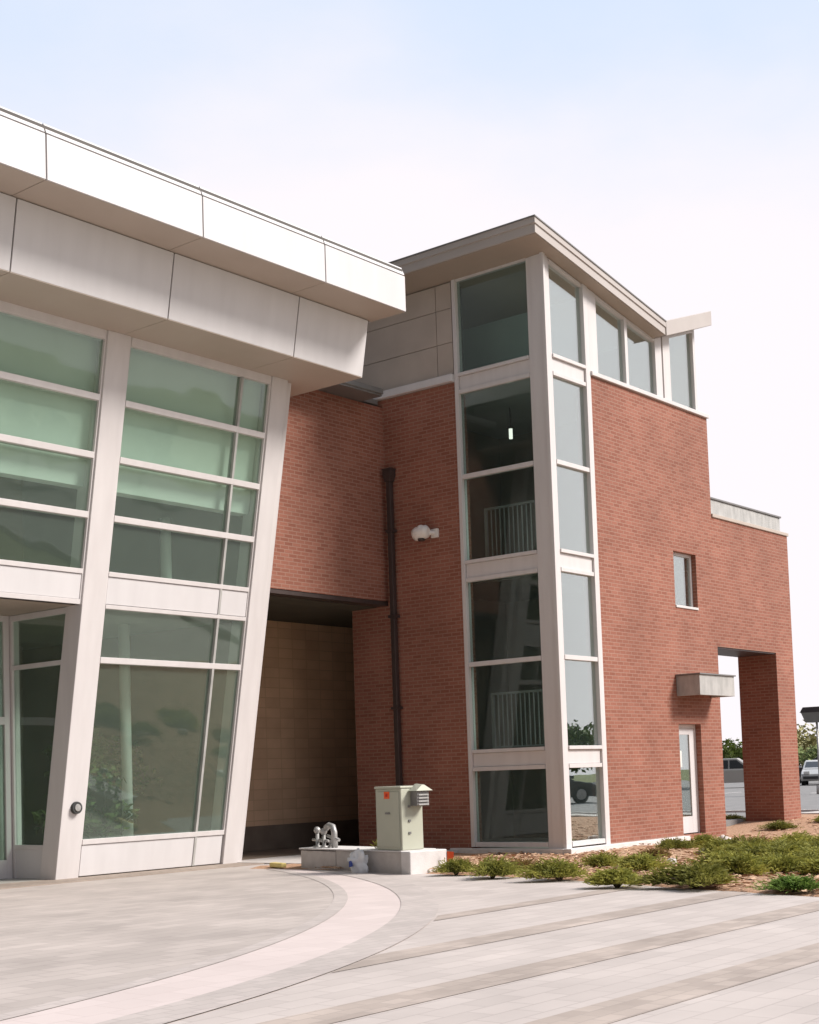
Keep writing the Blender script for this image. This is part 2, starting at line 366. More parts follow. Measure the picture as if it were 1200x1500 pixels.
for j in range(ny_):
    for i in range(nx_):
        f = bm_.bm.faces.new((grid[j][i], grid[j+1][i], grid[j+1][i+1], grid[j][i+1])); f.smooth = True
struct('planting_bed', bm_, MULCH)
# loose wood chips on the bed
ch = MB()
for _ in range(12000):
    y = random.uniform(-9, 1.4); x = edge_x(max(-14, min(2.3, y))) + 0.05 + (abs(random.gauss(0, 1))*4.0 if _ % 3 else random.uniform(0, 15))
    if x > 9.5 or (y > -0.12 and x > -0.1): continue
    z = hb(x, y) + 0.012 + 0.03*noise.noise(Vector((x*1.7, y*1.7, 0))); a = random.uniform(0, 6.28); l_ = random.uniform(.02, .06); t_ = random.uniform(.006, .014)
    dx, dy = math.cos(a)*l_, math.sin(a)*l_; tz = random.uniform(-.012, .02)
    ch.face([(x-dx+dy*.3, y-dy-dx*.3, z), (x+dx+dy*.3, y+dy-dx*.3, z+tz), (x+dx-dy*.3, y+dy+dx*.3, z+tz+t_), (x-dx-dy*.3, y-dy+dx*.3, z+t_)])
o = ch.build('wood_chips', CHIP); tag(o, 'loose tan wood chips covering the planting bed', 'mulch', kind='stuff')

# beyond the wing: walk, kerb, car park
g = MB(); g.box(5.95, 12.6, .93, 14, 0.0, .185); struct('back_walk', g, ASPH)
g = MB(); g.box(11.2, 12.6, -16, .90, -.05, .20); struct('side_walk', g, CONC)
g = MB(); g.box(12.61, 12.76, -40, 60, -.05, .235); struct('kerb', g, CONC_L)
g = MB(); g.box(12.77, 92, -60, 70, -.05, .10); struct('parking_lot', g, ASPH)
g = MB()
for i in range(14):
    g.box(37, 42, -8+2.8*i, -7.9+2.8*i, .09, .104)
struct('bay_markings', g, CONC_L)

# ================================================================== TOWER (brick)
TW = thing('brick_stair_tower', 'red brick stair tower with a glazed white framed corner and low brick wing', 'building', (0, 0, 0))
w1 = MB()
# right facade (plane y = 0) with door and window openings
W0, W1, WZ0, WZ1 = 4.22, 5.14, 4.45, 5.56
D0, D1, DZ0, DZ1 = 4.12, 5.02, 0.06, 2.19
w1.box(1.42, D0, 0, .32, -.1, 8.45)
w1.box(D0, W0, 0, .32, DZ1, 8.45) if W0 > D0 else None
w1.box(W0, 5.02, 0, .32, DZ1, WZ0); w1.box(W0, 5.14, 0, .32, WZ1, 8.45)
w1.box(5.02, 5.14, 0, .32, -.1, WZ0); w1.box(D0, D1, 0, .32, -.1, DZ0)
w1.box(5.14, 5.90, 0, .32, -.1, 8.45)
# left facade (plane x = 0), running back behind the link
w1.box(0, .32, 1.98, 4.62, -.1, 8.45); w1.box(0, .32, 4.62, 7.5, 4.62, 8.45); w1.box(.32, 5.58, 4.40, 4.62, -.1, 4.62)
# back and far side
w1.box(.32, 5.58, 7.18, 7.5, 4.62, 8.45); w1.box(5.58, 5.90, .32, 7.5, -.1, 8.45); w1.box(5.58, 5.90, 7.5, 7.6, -.1, 4.7)
w1.build('wall', BRICK, TW)
# low wing with the big opening
w2 = MB()
w2.box(5.90, 9.53, 0, .90, 3.77, 6.42); w2.box(8.65, 9.53, 0, .90, -.1, 3.77)
wing = w2.build('wing_wall', BRICK, TW)
w2 = MB(); w2.box(5.91, 9.56, -.03, .93, 6.42, 6.49); w2.build('coping', TAN, wing, bevel=.008)
w2 = MB(); w2.box(5.95, 9.42, .10, .45, 6.49, 6.83); w2.build('parapet_box', CANOPY, wing, bevel=.01)
w2 = MB(); w2.box(5.91, 9.45, .07, .48, 6.83, 6.87); w2.build('parapet_cap', GREYM, wing, bevel=.008)
w2 = MB(); w2.box(5.92, 8.64, .02, .88, 3.74, 3.767); w2.build('lintel', DARK, wing)
# plinth
p = MB(); p.box(-.10, 4.10, -.16, -.005, -.15, .055); p.box(-.10, -.005, -.005, 2.4, -.15, .055); p.build('plinth', CONC_L, TW, bevel=.01)
# link wall above the passage
lk = MB(); lk.box(-3.55, -.004, 3.7, 4.0, 4.63, 8.30); link = lk.build('link_wall', BRICK, TW)
lk = MB(); lk.box(-3.55, -.004, 3.715, 4.0, 4.55, 4.628); lk.build('lintel', DARK, link)
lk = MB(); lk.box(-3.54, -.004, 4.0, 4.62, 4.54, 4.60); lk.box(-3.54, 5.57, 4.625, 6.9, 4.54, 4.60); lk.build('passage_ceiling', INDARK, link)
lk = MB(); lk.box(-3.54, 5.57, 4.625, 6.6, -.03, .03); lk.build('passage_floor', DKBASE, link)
lk = MB(); lk.box(-2.78, -.64, 3.18, 3.699, 8.305, 8.34); lk.build('soffit', GREYM, link)
lk = MB(); lk.box(-2.80, -.62, 3.15, 9, 8.34, 8.44); lk.box(-.62, -.11, 3.72, 9, 8.34, 8.44); lk.build('roof', GREYM, link, bevel=.01)
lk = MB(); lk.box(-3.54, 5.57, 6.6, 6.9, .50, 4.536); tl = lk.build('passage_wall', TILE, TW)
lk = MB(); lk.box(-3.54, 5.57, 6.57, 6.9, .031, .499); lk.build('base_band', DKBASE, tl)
# tan cladding of the upper left side: panels with open joints
cl = MB(); cl.box(.03, .30, 1.98, 7.4, 8.55, 10.30); clb = cl.build('cladding_backing', GAP, TW)
cl = MB()
zs = [8.60, 9.20, 9.83, 10.31]; yss = [1.985, 2.06, 2.50, 4.2, 6.4]
yb = [2.0, 2.36, 7.4]
for a, b in zip(zs, zs[1:]):
    for c, d in zip(yb, yb[1:]):
        cl.box(.0, .028, c+.006, d-.006, a+.005, b-.005)
cl.build('cladding', TAN, clb, bevel=.003)
cl = MB(); cl.box(-.10, .30, 1.985, 7.4, 8.455, 8.595); cl.build('ledge', WHITE, TW, bevel=.012)

# roof: butterfly, falling to a valley and rising again
SL = 0.178
def zb(x): return 10.45 - SL*(x+.62) if x < 3.8 else 9.663 + 0.335*(x-3.8)
def roofprof(x0, x1, zo, th, y0, y1, mb, n=1):
    xs_ = [x0, 3.8, x1]
    lo = [(x, y0, zb(x)+zo) for x in xs_]; hi = [(x, y0, zb(x)+zo+th) for x in xs_]
    for i in range(2):
        mb.prism([lo[i], lo[i+1], hi[i+1], hi[i]], (0, y1-y0, 0))
def slope_slab(x0, x1, zo, th, y0, y1, x1t=None):
    q_ = MB(); x1t = x1 if x1t is None else x1t
    q_.prism([(x0, y0, zb(x0)+zo), (x1, y0, zb(x1-1e-4)+zo), (x1t, y0, zb(x1-1e-4)+zo+th), (x0, y0, zb(x0)+zo+th)], (0, y1-y0, 0)); return q_
roof = slope_slab(-.62, 3.8, 0, .15, -.28, 7.6).build('roof', ROOFM, TW)
slope_slab(-.65, 3.8, .15, .10, -.30, 7.63).build('fascia_cap', ROOFM, roof)
slope_slab(-.665, 3.8, .25, .022, -.315, 7.645).build('drip_edge', GREYM, roof)
slope_slab(3.801, 5.73, -.02, .30, -.305, 7.62).build('rising_roof', ROOFM, roof, bevel=.01)
rf = MB()
for i, (x0, x1) in enumerate(((-.60, 3.78),)):
    rf.prism([(x0, -.26, zb(x0)-.012), (x1, -.26, zb(x1)-.012), (x1, -.26, zb(x1)-.001), (x0, -.26, zb(x0)-.001)], (0, 7.8, 0))
rf.build('soffit', SOFFIT, roof)

# corner glazing
cg = MB()
cg.box(0.0, .15, 0.0, .27, 0, 10.33)                                # corner post
cg.box(-.025, .045, -.025, .045, 0, 10.35)                           # raised arris of the post
cg.box(.151, .205, .012, .12, 0, 10.29); cg.box(.012, .12, .271, .36, 0, 10.33)
cg.box(1.27, 1.42, -.012, .16, 0, 10.10)                              # right post
cg.box(-.02, .14, 1.90, 1.978, .076, 10.33)                           # left edge post
post = cg.build('corner_window_frame', FRAME, TW, bevel=.006)
def head(x): return zb(x) - .03
LV = [(.16, 1.41), (1.79, 3.27), (3.35, 4.79), (5.18, 6.66), (6.74, 8.22), (8.60, 10.30)]
for i, (a, b) in enumerate(LV):
    q = MB(); q.box(.062, .074, .362, 1.898, a, b); q.build('pane', G_TOWER, post)
    q = MB()
    hh = (lambda x: min(b, head(x)-.04)) if i == 5 else (lambda x: b)
    q.prism([(.206, .066, a), (1.268, .066, a), (1.268, .066, hh(1.268)), (.206, .066, hh(.206))], (0, .012, 0)); q.build('pane', G_TOWER, post)
SPN = [(.076, .16, 0), (1.41, 1.79, 1), (3.27, 3.35, 0), (4.79, 5.18, 1), (6.66, 6.74, 0), (8.22, 8.60, 1)]
for a, b, big in SPN:
    q = MB()
    if big:
        q.box(.03, .12, .362, 1.898, a+.075, b-.065); q.box(.0, .12, .362, 1.898, a, a+.072); q.box(-.012, .12, .362, 1.898, b-.062, b)
        q.box(.207, 1.268, .03, .13, a+.075, b-.065); q.box(.207, 1.268, .0, .13, a, a+.072); q.box(.207, 1.268, -.014, .13, b-.062, b)
    else:
        q.box(0, .12, .362, 1.898, a, b); q.box(.207, 1.268, 0, .13, a, b)
    q.build('spandrel' if big else 'transom', FRAME, post, bevel=.005)
q = MB(); q.box(0, .12, .362, 1.898, 10.30, 10.36)
q.prism([(.207, 0, head(.207)-.04), (1.268, 0, head(1.268)-.04), (1.268, 0, head(1.268)+.005), (.207, 0, head(.207)+.005)], (0, .13, 0))
q.build('head_rail', FRAME, post)
# clerestory
q = MB(); q.box(1.421, 5.93, -.05, .30, 8.452, 8.528); clr = q.build('clerestory_sill', FRAME, TW, bevel=.008)
for x0, x1 in ((1.421, 1.70), (2.70, 2.80), (3.85, 4.10), (4.16, 4.44), (5.43, 5.52)):
    zt0, zt1 = zb(x0)-.02, zb(x1)-.02
    CLR = MB(); CLR.prism([(x0, -.01, 8.53), (x1, -.01, 8.53), (x1, -.01, zt1), (x0, -.01, zt0)], (0, .14, 0)); CLR.build('post', FRAME, clr, bevel=.005)
for x0, x1 in ((1.70, 2.70), (2.80, 3.85), (4.44, 5.43)):
    q = MB(); q.prism([(x0, .06, 8.53), (x1, .06, 8.53), (x1, .06, zb(x1)-.02), (x0, .06, zb(x0)-.02)], (0, .012, 0)); q.build('pane', G_TOWER, clr)
    q = MB(); q.prism([(x0+.001, -.005, zb(x0)-.075), (x1-.001, -.005, zb(x1)-.075), (x1-.001, -.005, zb(x1)-.022), (x0+.001, -.005, zb(x0)-.022)], (0, .12, 0)); q.build('head_rail', FRAME, clr)
q = MB(); q.prism([(5.53, .13, 8.53), (5.53, 7.4, 8.53), (5.53, 7.4, zb(5.53)-.02), (5.53, .13, zb(5.53)-.02)], (.05, 0, 0)); q.build('end_panel', TAN, clr)
q = MB(); q.box(5.52, 5.90, .30, 7.5, 8.452, 8.50); q.build('roof_ledge', GREYM, clr)
# narrow window
wn = MB(); a = .10
wn.box(W0, W1, a, a+.08, WZ0, WZ0+.06); wn.box(W0, W1, a, a+.08, WZ1-.06, WZ1); wn.box(W0, W0+.06, a, a+.08, WZ0+.06, WZ1-.06); wn.box(W1-.06, W1, a, a+.08, WZ0+.06, WZ1-.06)
wf = wn.build('window_frame', FRAME, TW, bevel=.005)
q = MB(); q.box(W0+.06, W1-.06, a+.03, a+.042, WZ0+.06, WZ1-.06); q.build('pane', G_TOWER, wf)
q = MB(); q.box(W0+.005, W1-.005, -.02, a-.002, WZ0+.001, WZ0+.05); q.build('sill', FRAME, wf, bevel=.006)
# door
dn = MB(); a = .12
dn.box(D0, D1, a, a+.07, DZ1-.07, DZ1); dn.box(D0, D0+.05, a, a+.07, DZ0, DZ1-.07); dn.box(D1-.05, D1, a, a+.07, DZ0, DZ1-.07)
door = dn.build('door_frame', FRAME, TW, bevel=.004)
dn = MB(); a = .135
dn.box(D0+.055, D0+.16, a, a+.045, DZ0+.02, DZ1-.075); dn.box(D1-.25, D1-.055, a, a+.045, DZ0+.02, DZ1-.075)
dn.box(D0+.16, D1-.25, a, a+.045, DZ0+.02, DZ0+.34); dn.box(D0+.16, D1-.25, a, a+.045, DZ1-.20, DZ1-.075)
dn.build('door_leaf', WHITE, door, bevel=.004)
q = MB(); q.box(D0+.16, D1-.25, a+.015, a+.027, DZ0+.34, DZ1-.20); q.build('door_glass', G_TOWER, door)
q = MB(); q.box(D0+.20, D0+.33, a+.006, a+.014, 1.36, 1.68); q.build('reflection_patch', INWHITE, door)  # white patch added as a painted bright reflection in the door glass
q = MB(); q.tube([(D0+.11, a, .95), (D0+.11, a-.06, .97), (D0+.11, a-.06, 1.23), (D0+.11, a, 1.25)], .012, 8); q.build('door_handle', GALV, door)
# door canopy: open metal tray
cn = MB(); cn.box(4.10, 5.55, -.50, -.46, 2.72, 3.11); cn.box(4.10, 4.14, -.46, -.002, 2.72, 3.11); cn.box(5.51, 5.55, -.46, -.002, 2.72, 3.11); cn.box(4.14, 5.51, -.46, -.002, 2.90, 2.94)
can = cn.build('door_canopy', CANOPY, TW, bevel=.006)
cn = MB(); cn.box(4.07, 5.58, -.53, -.002, 3.112, 3.14); cn.build('canopy_lid', GREYM, can, bevel=.005)

# tower interior
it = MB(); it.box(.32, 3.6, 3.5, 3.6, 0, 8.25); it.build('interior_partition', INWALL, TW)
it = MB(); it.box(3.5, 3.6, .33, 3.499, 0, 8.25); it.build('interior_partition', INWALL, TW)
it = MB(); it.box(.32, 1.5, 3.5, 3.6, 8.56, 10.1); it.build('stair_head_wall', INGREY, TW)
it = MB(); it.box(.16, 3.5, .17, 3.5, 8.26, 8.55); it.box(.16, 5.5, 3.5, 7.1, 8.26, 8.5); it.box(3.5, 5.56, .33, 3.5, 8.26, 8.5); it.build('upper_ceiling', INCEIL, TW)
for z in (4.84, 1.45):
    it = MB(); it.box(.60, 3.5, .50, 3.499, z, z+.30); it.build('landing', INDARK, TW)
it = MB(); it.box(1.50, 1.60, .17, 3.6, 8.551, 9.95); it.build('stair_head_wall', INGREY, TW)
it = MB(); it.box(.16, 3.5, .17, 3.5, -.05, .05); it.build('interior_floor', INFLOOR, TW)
def railing(loc, label, n=13):
    t = thing('stair_railing', label, 'railing', loc, 0, 'railings inside the stair tower')
    x, y, z = loc
    q = MB(); q.box(x-.025, x+.025, y, y+1.45, z+1.03, z+1.07); q.build('handrail', RAILM, t, bevel=.006)
    q = MB(); q.box(x-.015, x+.015, y, y+1.45, z+.07, z+.10); q.build('bottom_rail', RAILM, t)
    for k in (0, 1):
        q = MB(); q.box(x-.025, x+.025, y+.0+1.40*k, y+.05+1.40*k, z, z+1.03); q.build('post', RAILM, t)
    for k in range(n):
        yy = y+.05+1.35*(k+1)/(n+1); q = MB(); q.box(x-.009, x+.009, yy-.009, yy+.009, z+.10, z+1.03); q.build('baluster', RAILM, t)
    return t
railing((.70, .48, 5.14), 'pale railing behind the upper landing window of the stair tower')
railing((.70, .48, 1.75), 'pale railing behind the lower landing window of the stair tower')
t = thing('wall_lamp', 'small lit tube lamp glowing inside the stair tower window', 'lamp', (1.6, 1.9, 7.7))
q = MB(); q.tube([(1.6, 1.9, 7.66), (1.6, 1.9, 7.85)], .035, 10); q.build('lamp_tube', GLOW, t)
q = MB(); q.box(1.55, 1.65, 1.85, 1.95, 7.85, 7.9); q.box(1.59, 1.61, 1.89, 1.91, 7.9, 8.26); q.build('bracket', DARK, t)

# ================================================================== GLASS HALL
T = 0.18534; Y0 = 4.25
HL = thing('glass_hall', 'white panelled hall with outward leaning green glass front', 'building', (-7, 4.25, 0))
def tp(z, d): return Y0 - T*z - d          # y on the leaning plane, d metres proud of it
def tbox(mb, x0, x1, z0, z1, d0, d1):      # d0 back, d1 front
    lo = [(x0, tp(z0, d1), z0), (x1, tp(z0, d1), z0), (x1, tp(z0, d0), z0), (x0, tp(z0, d0), z0)]
    hi = [(x0, tp(z1, d1), z1), (x1, tp(z1, d1), z1), (x1, tp(z1, d0), z1), (x0, tp(z1, d0), z1)]
    mb.hexa(lo, hi)
HEAD = 7.93
for x0, x1 in ((-3.93, -3.58), (-7.30, -6.88), (-11.0, -10.6)):
    q = MB(); tbox(q, x0, x1, -.02, HEAD, -.33, .05); q.build('column', FRAME, HL, bevel=.01)
q = MB(); tbox(q, -3.56, -3.40, 0, HEAD, -.33, -.05); q.build('end_post', FRAME, HL)
q = MB(); q.hexa([(-3.70, tp(0, -.34), 0), (-3.55, tp(0, -.34), 0), (-3.55, 14, 0), (-3.70, 14, 0)], [(-3.70, tp(8.9, -.34), 8.9), (-3.55, tp(8.9, -.34), 8.9), (-3.55, 14, 8.9), (-3.70, 14, 8.9)]); q.build('end_wall', INWALL, HL)
def bay(x0, x1, rows, rails, spand, vx=None):
    fr = MB()
    for z0, z1, d in rails: tbox(fr, x0+.03, x1-.03, z0, z1, -.10, d)
    for xa, xb in ((x0, x0+.03), (x1-.03, x1)): tbox(fr, xa, xb, rails[0][0], HEAD, -.10, .02)
    f = fr.build('window_frame', FRAME, HL, bevel=.005)
    for z0, z1 in spand:
        q = MB(); tbox(q, x0+.036, x1-.036, z0, z1, -.10, .012); q.build('spandrel', WHITE, f, bevel=.006)
    for z0, z1 in rows:
        segs = [(x0+.03, x1-.03)] if vx is None else [(x0+.03, vx-.022), (vx+.022, x1-.03)]
        for a, b in segs:
            q = MB(); tbox(q, a, b, z0, z1, -.040, -.028); q.build('pane', G_HALL, f)
    if vx is not None:
        q = MB(); tbox(q, vx-.022, vx+.022, .03, HEAD-.05, -.09, .025); q.build('mullion', CANOPY, f)
    return f
up_rows = [(4.53, 5.26), (5.35, 6.11), (6.20, 6.93), (7.02, 7.80)]
up_rails = [(4.46, 4.53, .03), (5.26, 5.35, .03), (6.11, 6.20, .03), (6.93, 7.02, .03), (7.80, HEAD, .03)]
bay(-6.88, -3.93, [(.58, 3.19), (3.28, 3.99)] + up_rows, [(.50, .58, .03), (3.19, 3.28, .03), (3.99, 4.05, .03)] + up_rails, [(.03, .495), (4.06, 4.455)], -4.565)
bay(-10.6, -7.30, up_rows, [(4.02, 4.09, .03)] + up_rails, [(4.095, 4.455)], None)
# entrance recess
q = MB(); q.hexa([(-10.6, tp(4.02, .0), 4.02), (-7.30, tp(4.02, 0), 4.02), (-7.30, 5.4, 4.02), (-10.6, 5.4, 4.02)], [(-10.6, tp(4.02, 0), 4.06), (-7.30, tp(4.02, 0), 4.06), (-7.30, 5.4, 4.06), (-10.6, 5.4, 4.06)]); q.build('entrance_soffit', SOFFIT, HL)
sx0, sx1 = -7.28, -7.20
def ypan(mb, z0, z1, x0=sx0, x1=sx1, dl=-.335, yb_=5.2):
    mb.hexa([(x0, tp(z0, dl), z0), (x1, tp(z0, dl), z0), (x1, yb_, z0), (x0, yb_, z0)], [(x0, tp(z1, dl), z1), (x1, tp(z1, dl), z1), (x1, yb_, z1), (x0, yb_, z1)])
q = MB(); ypan(q, .45, .52); ypan(q, 3.18, 3.25); ypan(q, 3.93, 4.019); q.box(sx0, sx1+.05, 5.2, 5.32, 0, 4.019); fs_ = q.build('side_light_frame', FRAME, HL, bevel=.004)
q = MB(); ypan(q, .02, .449, sx0+.01, sx1); q.build('base_panel', WHITE, fs_)
for z0, z1 in ((.52, 3.18), (3.25, 3.93)):
    q = MB(); ypan(q, z0, z1, -7.245, -7.233); q.build('pane', G_HALL, fs_)
# entrance doors at the back of the recess
q = MB()
for x in (-7.34, -8.42, -9.5, -10.58): q.box(x-.05, x+.05, 5.25, 5.33, 0, 4.019)
for x0, x1 in ((-8.37, -7.39), (-9.45, -8.47), (-10.53, -9.55)):
    q.box(x0, x1, 5.25, 5.33, .02, .30); q.box(x0, x1, 5.25, 5.33, 2.35, 2.47); q.box(x0, x1, 5.25, 5.33, 3.93, 4.019)
ed = q.build('entrance_frame', FRAME, HL, bevel=.004)
for x0, x1 in ((-8.37, -7.39), (-9.45, -8.47), (-10.53, -9.55)):
    for z0, z1 in ((.30, 2.35), (2.47, 3.93)):
        q = MB(); q.box(x0, x1, 5.28, 5.292, z0, z1); q.build('pane', G_HALL, ed)
# lower fascia: leaning panels, open joints
LJ = [-14.9, -12.28, -9.66, -7.02, -4.45, -2.81]
q = MB(); q.hexa([(-14.9, tp(7.96, .97), 7.96), (-2.82, tp(7.96, .97), 7.96), (-2.82, 3.7, 7.96), (-14.9, 3.7, 7.96)], [(-14.9, tp(8.85, .97), 8.85), (-2.82, tp(8.85, .97), 8.85), (-2.82, 3.7, 8.85), (-14.9, 3.7, 8.85)])
lf = q.build('fascia_core', GAP, HL)
q = MB()
for a, b in zip(LJ, LJ[1:]): tbox(q, a+.012, b-.012, 7.94, 8.845, .972, 1.0)
q.build('lower_fascia', WHITE, lf)
q = MB()
for a, b in zip(LJ, LJ[1:]): q.box(a+.006, b-.006, tp(7.93, 1.0)+.004, 3.69 if b > -3 else tp(7.93, -.1), 7.928, 7.958)
q.build('lower_soffit', SOFFIT_W, lf)
# upper fascia and coping
UJ = [-14.97, -12.35, -9.73, -7.12, -4.62, -2.69]
q = MB(); q.box(-14.9, -2.72, .935, 14, 8.89, 9.56); uf = q.build('roof', GAP, HL)
q = MB()
for a, b in zip(UJ, UJ[1:]): q.box(a+.013, b-.013, .904, .934, 8.862, 9.44)
q.box(-2.719, -2.69, .936, 14, 8.862, 9.445)
q.build('upper_fascia', WHITE, uf)
q = MB()
for a, b in zip(UJ, UJ[1:]): q.prism([(a+.012, .912, 9.465), (a+.012, .97, 9.60), (a+.012, 1.3, 9.61), (a+.012, 1.3, 9.465)], (b-a-.024, 0, 0))
q.build('coping', WHITE, uf)
q = MB()
for a, b in zip(UJ, UJ[1:]): q.box(a+.006, b-.006, .936, tp(8.86, .96), 8.86, 8.888)
q.build('upper_soffit', SOFFIT_W, uf)
# hall interior
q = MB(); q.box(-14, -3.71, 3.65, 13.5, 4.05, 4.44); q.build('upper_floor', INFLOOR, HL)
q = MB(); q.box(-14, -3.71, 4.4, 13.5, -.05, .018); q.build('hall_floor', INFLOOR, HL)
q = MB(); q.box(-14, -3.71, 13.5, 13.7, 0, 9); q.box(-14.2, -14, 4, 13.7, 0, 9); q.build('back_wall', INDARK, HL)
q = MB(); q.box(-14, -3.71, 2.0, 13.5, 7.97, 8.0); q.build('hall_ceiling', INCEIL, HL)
q = MB(); q.hexa([(-10.6, tp(5.74, -.18), 5.74), (-3.95, tp(5.74, -.18), 5.74), (-3.95, tp(5.74, -.40), 5.74), (-10.6, tp(5.74, -.40), 5.74)], [(-10.6, tp(7.9, -.18), 7.9), (-3.95, tp(7.9, -.18), 7.9), (-3.95, tp(7.9, -.4), 7.9), (-10.6, tp(7.9, -.4), 7.9)]); q.build('bulkhead', INWHITE, HL)
q = MB(); q.box(-10.4, -8.6, 6.2, 6.3, 4.45, 7.9); q.build('interior_partition', WOOD, HL)
q = MB(); q.box(-6.4, -5.3, 7.6, 7.7, 4.45, 7.9); q.build('interior_partition', WOOD, HL)
q = MB(); q.box(-13, -9, 8.5, 8.7, 0.02, 4.04); q.build('interior_partition', WOOD, HL)
q = MB(); q.box(-6.2, -4.2, 9.2, 9.3, 0, 4.04); q.build('inner_screen', INWALL, HL)
for x, y, z0, z1 in ((-5.0, 5.3, .02, 4.04), (-4.75, 4.5, 4.45, 5.73), (-6.85, 6.2, .02, 4.04)):
    q = MB(); q.tube([(x, y, z0), (x, y, z1)], .09, 16); q.build('interior_column', INWHITE, HL)

# ================================================================== SMALL THINGS
# downpipe with its hopper
DP = thing('downpipe', 'dark brown rainwater downpipe with hopper in the brick corner', 'downpipe', (-.09, 3.52, 0))
q = MB(); q.box(-.135, -.040, 3.475, 3.575, .03, 6.85); q.build('pipe', DARK, DP, bevel=.012)
q = MB(); q.hexa([(-.15, 3.46, 6.85), (-.03, 3.46, 6.85), (-.03, 3.59, 6.85), (-.15, 3.59, 6.85)], [(-.17, 3.43, 6.97), (-.004, 3.43, 6.97), (-.004, 3.62, 6.97), (-.17, 3.62, 6.97)]); q.box(-.17, -.004, 3.43, 3.62, 6.97, 7.08); q.box(-.18, -.004, 3.42, 3.63, 7.08, 7.10); q.build('hopper', DARK, DP, bevel=.006)
for z in (.9, 2.6, 4.3, 5.9):
    q = MB(); q.box(-.155, -.004, 3.44, 3.61, z, z+.05); q.build('strap', DARK, DP)
# wall floodlight
WL = thing('wall_floodlight', 'white wall floodlight with round housing on the brick tower', 'light', (0, 2.67, 5.75))
q = MB(); q.box(-.05, -.002, 2.46, 2.62, 5.68, 5.84); q.tube([(-.05, 2.54, 5.76), (-.14, 2.58, 5.76), (-.18, 2.66, 5.76)], .045, 10); q.build('bracket', LAMPW, WL, bevel=.006)
q = MB(); q.tube([(-.20, 2.55, 5.77), (-.20, 2.60, 5.78), (-.20, 2.80, 5.76), (-.20, 2.86, 5.75)], [.06, .12, .13, .115], 18); q.build('housing', LAMPW, WL)
q = MB(); q.ball((-.22, 2.71, 5.83), .085, 14, 10); q.build('sensor_dome', LAMPW, WL)
q = MB(); q.tube([(-.21, 2.71, 5.66), (-.21, 2.71, 5.62)], [.075, .06], 14); q.build('lens', DARK, WL)
# door push plate on the column
zc = 1.06; xc = -7.06
PB = thing('door_push_button', 'round dark metal push button on the leaning white column', 'button', (xc, tp(zc, .05), zc))
yc = tp(zc, .05)
q = MB(); q.tube([(xc, yc-.001, zc), (xc, yc-.05, zc)], [.095, .088], 20); q.build('housing', BLACKP, PB)
q = MB(); q.tube([(xc, yc-.051, zc), (xc, yc-.066, zc)], [.058, .05], 18); q.build('disc', GALV, PB)

# low concrete wall with cabinet
ang = math.atan2(-4.93+4.42, -.93-1.95)     # not used for placing, kept for clarity of the line
def wallpt(s_, d_):                          # s along the wall from the near end, d back from its face
    a = Vector((-4.93, -.50)); b = Vector((-4.42, 1.98)); u = (b-a).normalized(); n_ = Vector((u.y, -u.x))
    p_ = a + u*s_ + n_*d_; return (p_.x, p_.y)
WALLL = (Vector((-4.42, 1.98))-Vector((-4.93, -.50))).length
def wbox(mb, s0, s1, d0, d1, z0, z1):
    mb.prism([(*wallpt(s0, d0), z0), (*wallpt(s1, d0), z0), (*wallpt(s1, d1), z0), (*wallpt(s0, d1), z0)], (0, 0, z1-z0))
LW = thing('low_concrete_wall', 'low pale concrete wall beside the end of the curved paving band', 'wall', (*wallpt(0, 0), 0))
q = MB(); wbox(q, .05, 1.62, .02, .62, -.02, .30); wbox(q, 1.63, WALLL, .02, .62, -.02, .285); q.build('wall_block', CONC, LW, bevel=.012)
q = MB(); wbox(q, -.16, .045, -.02, .66, -.02, .315); q.build('end_block', CONC_L, LW, bevel=.015)
q = MB(); wbox(q, .05, WALLL+.01, -.005, .64, .301, .322); q.build('capping', CONC_L, LW, bevel=.006)

CB = thing('electrical_cabinet', 'grey green steel electrical cabinet with an orange sticker on the low wall', 'cabinet', (*wallpt(.3, .2), .322))
q = MB(); wbox(q, .06, .64, .03, .42, .323, 1.19); cb = q.build('cabinet_body', CABINET, CB, bevel=.012)
q = MB(); wbox(q, .05, .65, .015, .44, 1.191, 1.225); q.build('cabinet_lid', CABINET, CB, bevel=.01)
q = MB(); wbox(q, .10, .60, .018, .029, .37, 1.15); q.build('cabinet_door', CABINET, CB, bevel=.006)
q = MB(); wbox(q, .30, .42, .012, .017, 1.05, 1.15); st = q.build('warning_sticker', ORANGE, CB)
q = MB(); wbox(q, .335, .385, .009, .0115, 1.08, 1.12); q.build('sticker_mark', RED, st)
q = MB(); wbox(q, .30, .40, .006, .017, .83, .855); q.build('door_handle', GREYM, CB)
for z in (.55, .72, .92):
    q = MB(); wbox(q, .045, .058, .15, .19, z, z+.03); q.build('side_catch', GREYM, CB)
q = MB(); wbox(q, -.09, .055, .20, .42, .94, 1.15); mh = q.build('meter_box', GREYM, CB, bevel=.006)
q = MB(); a, b, c = wallpt(-.12, .17), wallpt(.059, .17), wallpt(-.12, .45)
q.hexa([(*wallpt(-.13, .16), 1.152), (*wallpt(.058, .16), 1.152), (*wallpt(.058, .46), 1.152), (*wallpt(-.13, .46), 1.152)], [(*wallpt(-.10, .29), 1.235), (*wallpt(.058, .29), 1.25), (*wallpt(.058, .33), 1.25), (*wallpt(-.10, .33), 1.235)])
q.build('meter_hood', CABINET, mh)
q = MB()
for k in range(4): wbox(q, -.11, -.101, .22, .40, .95+.045*k, .97+.045*k)
q.build('louvre', CANOPY, mh)

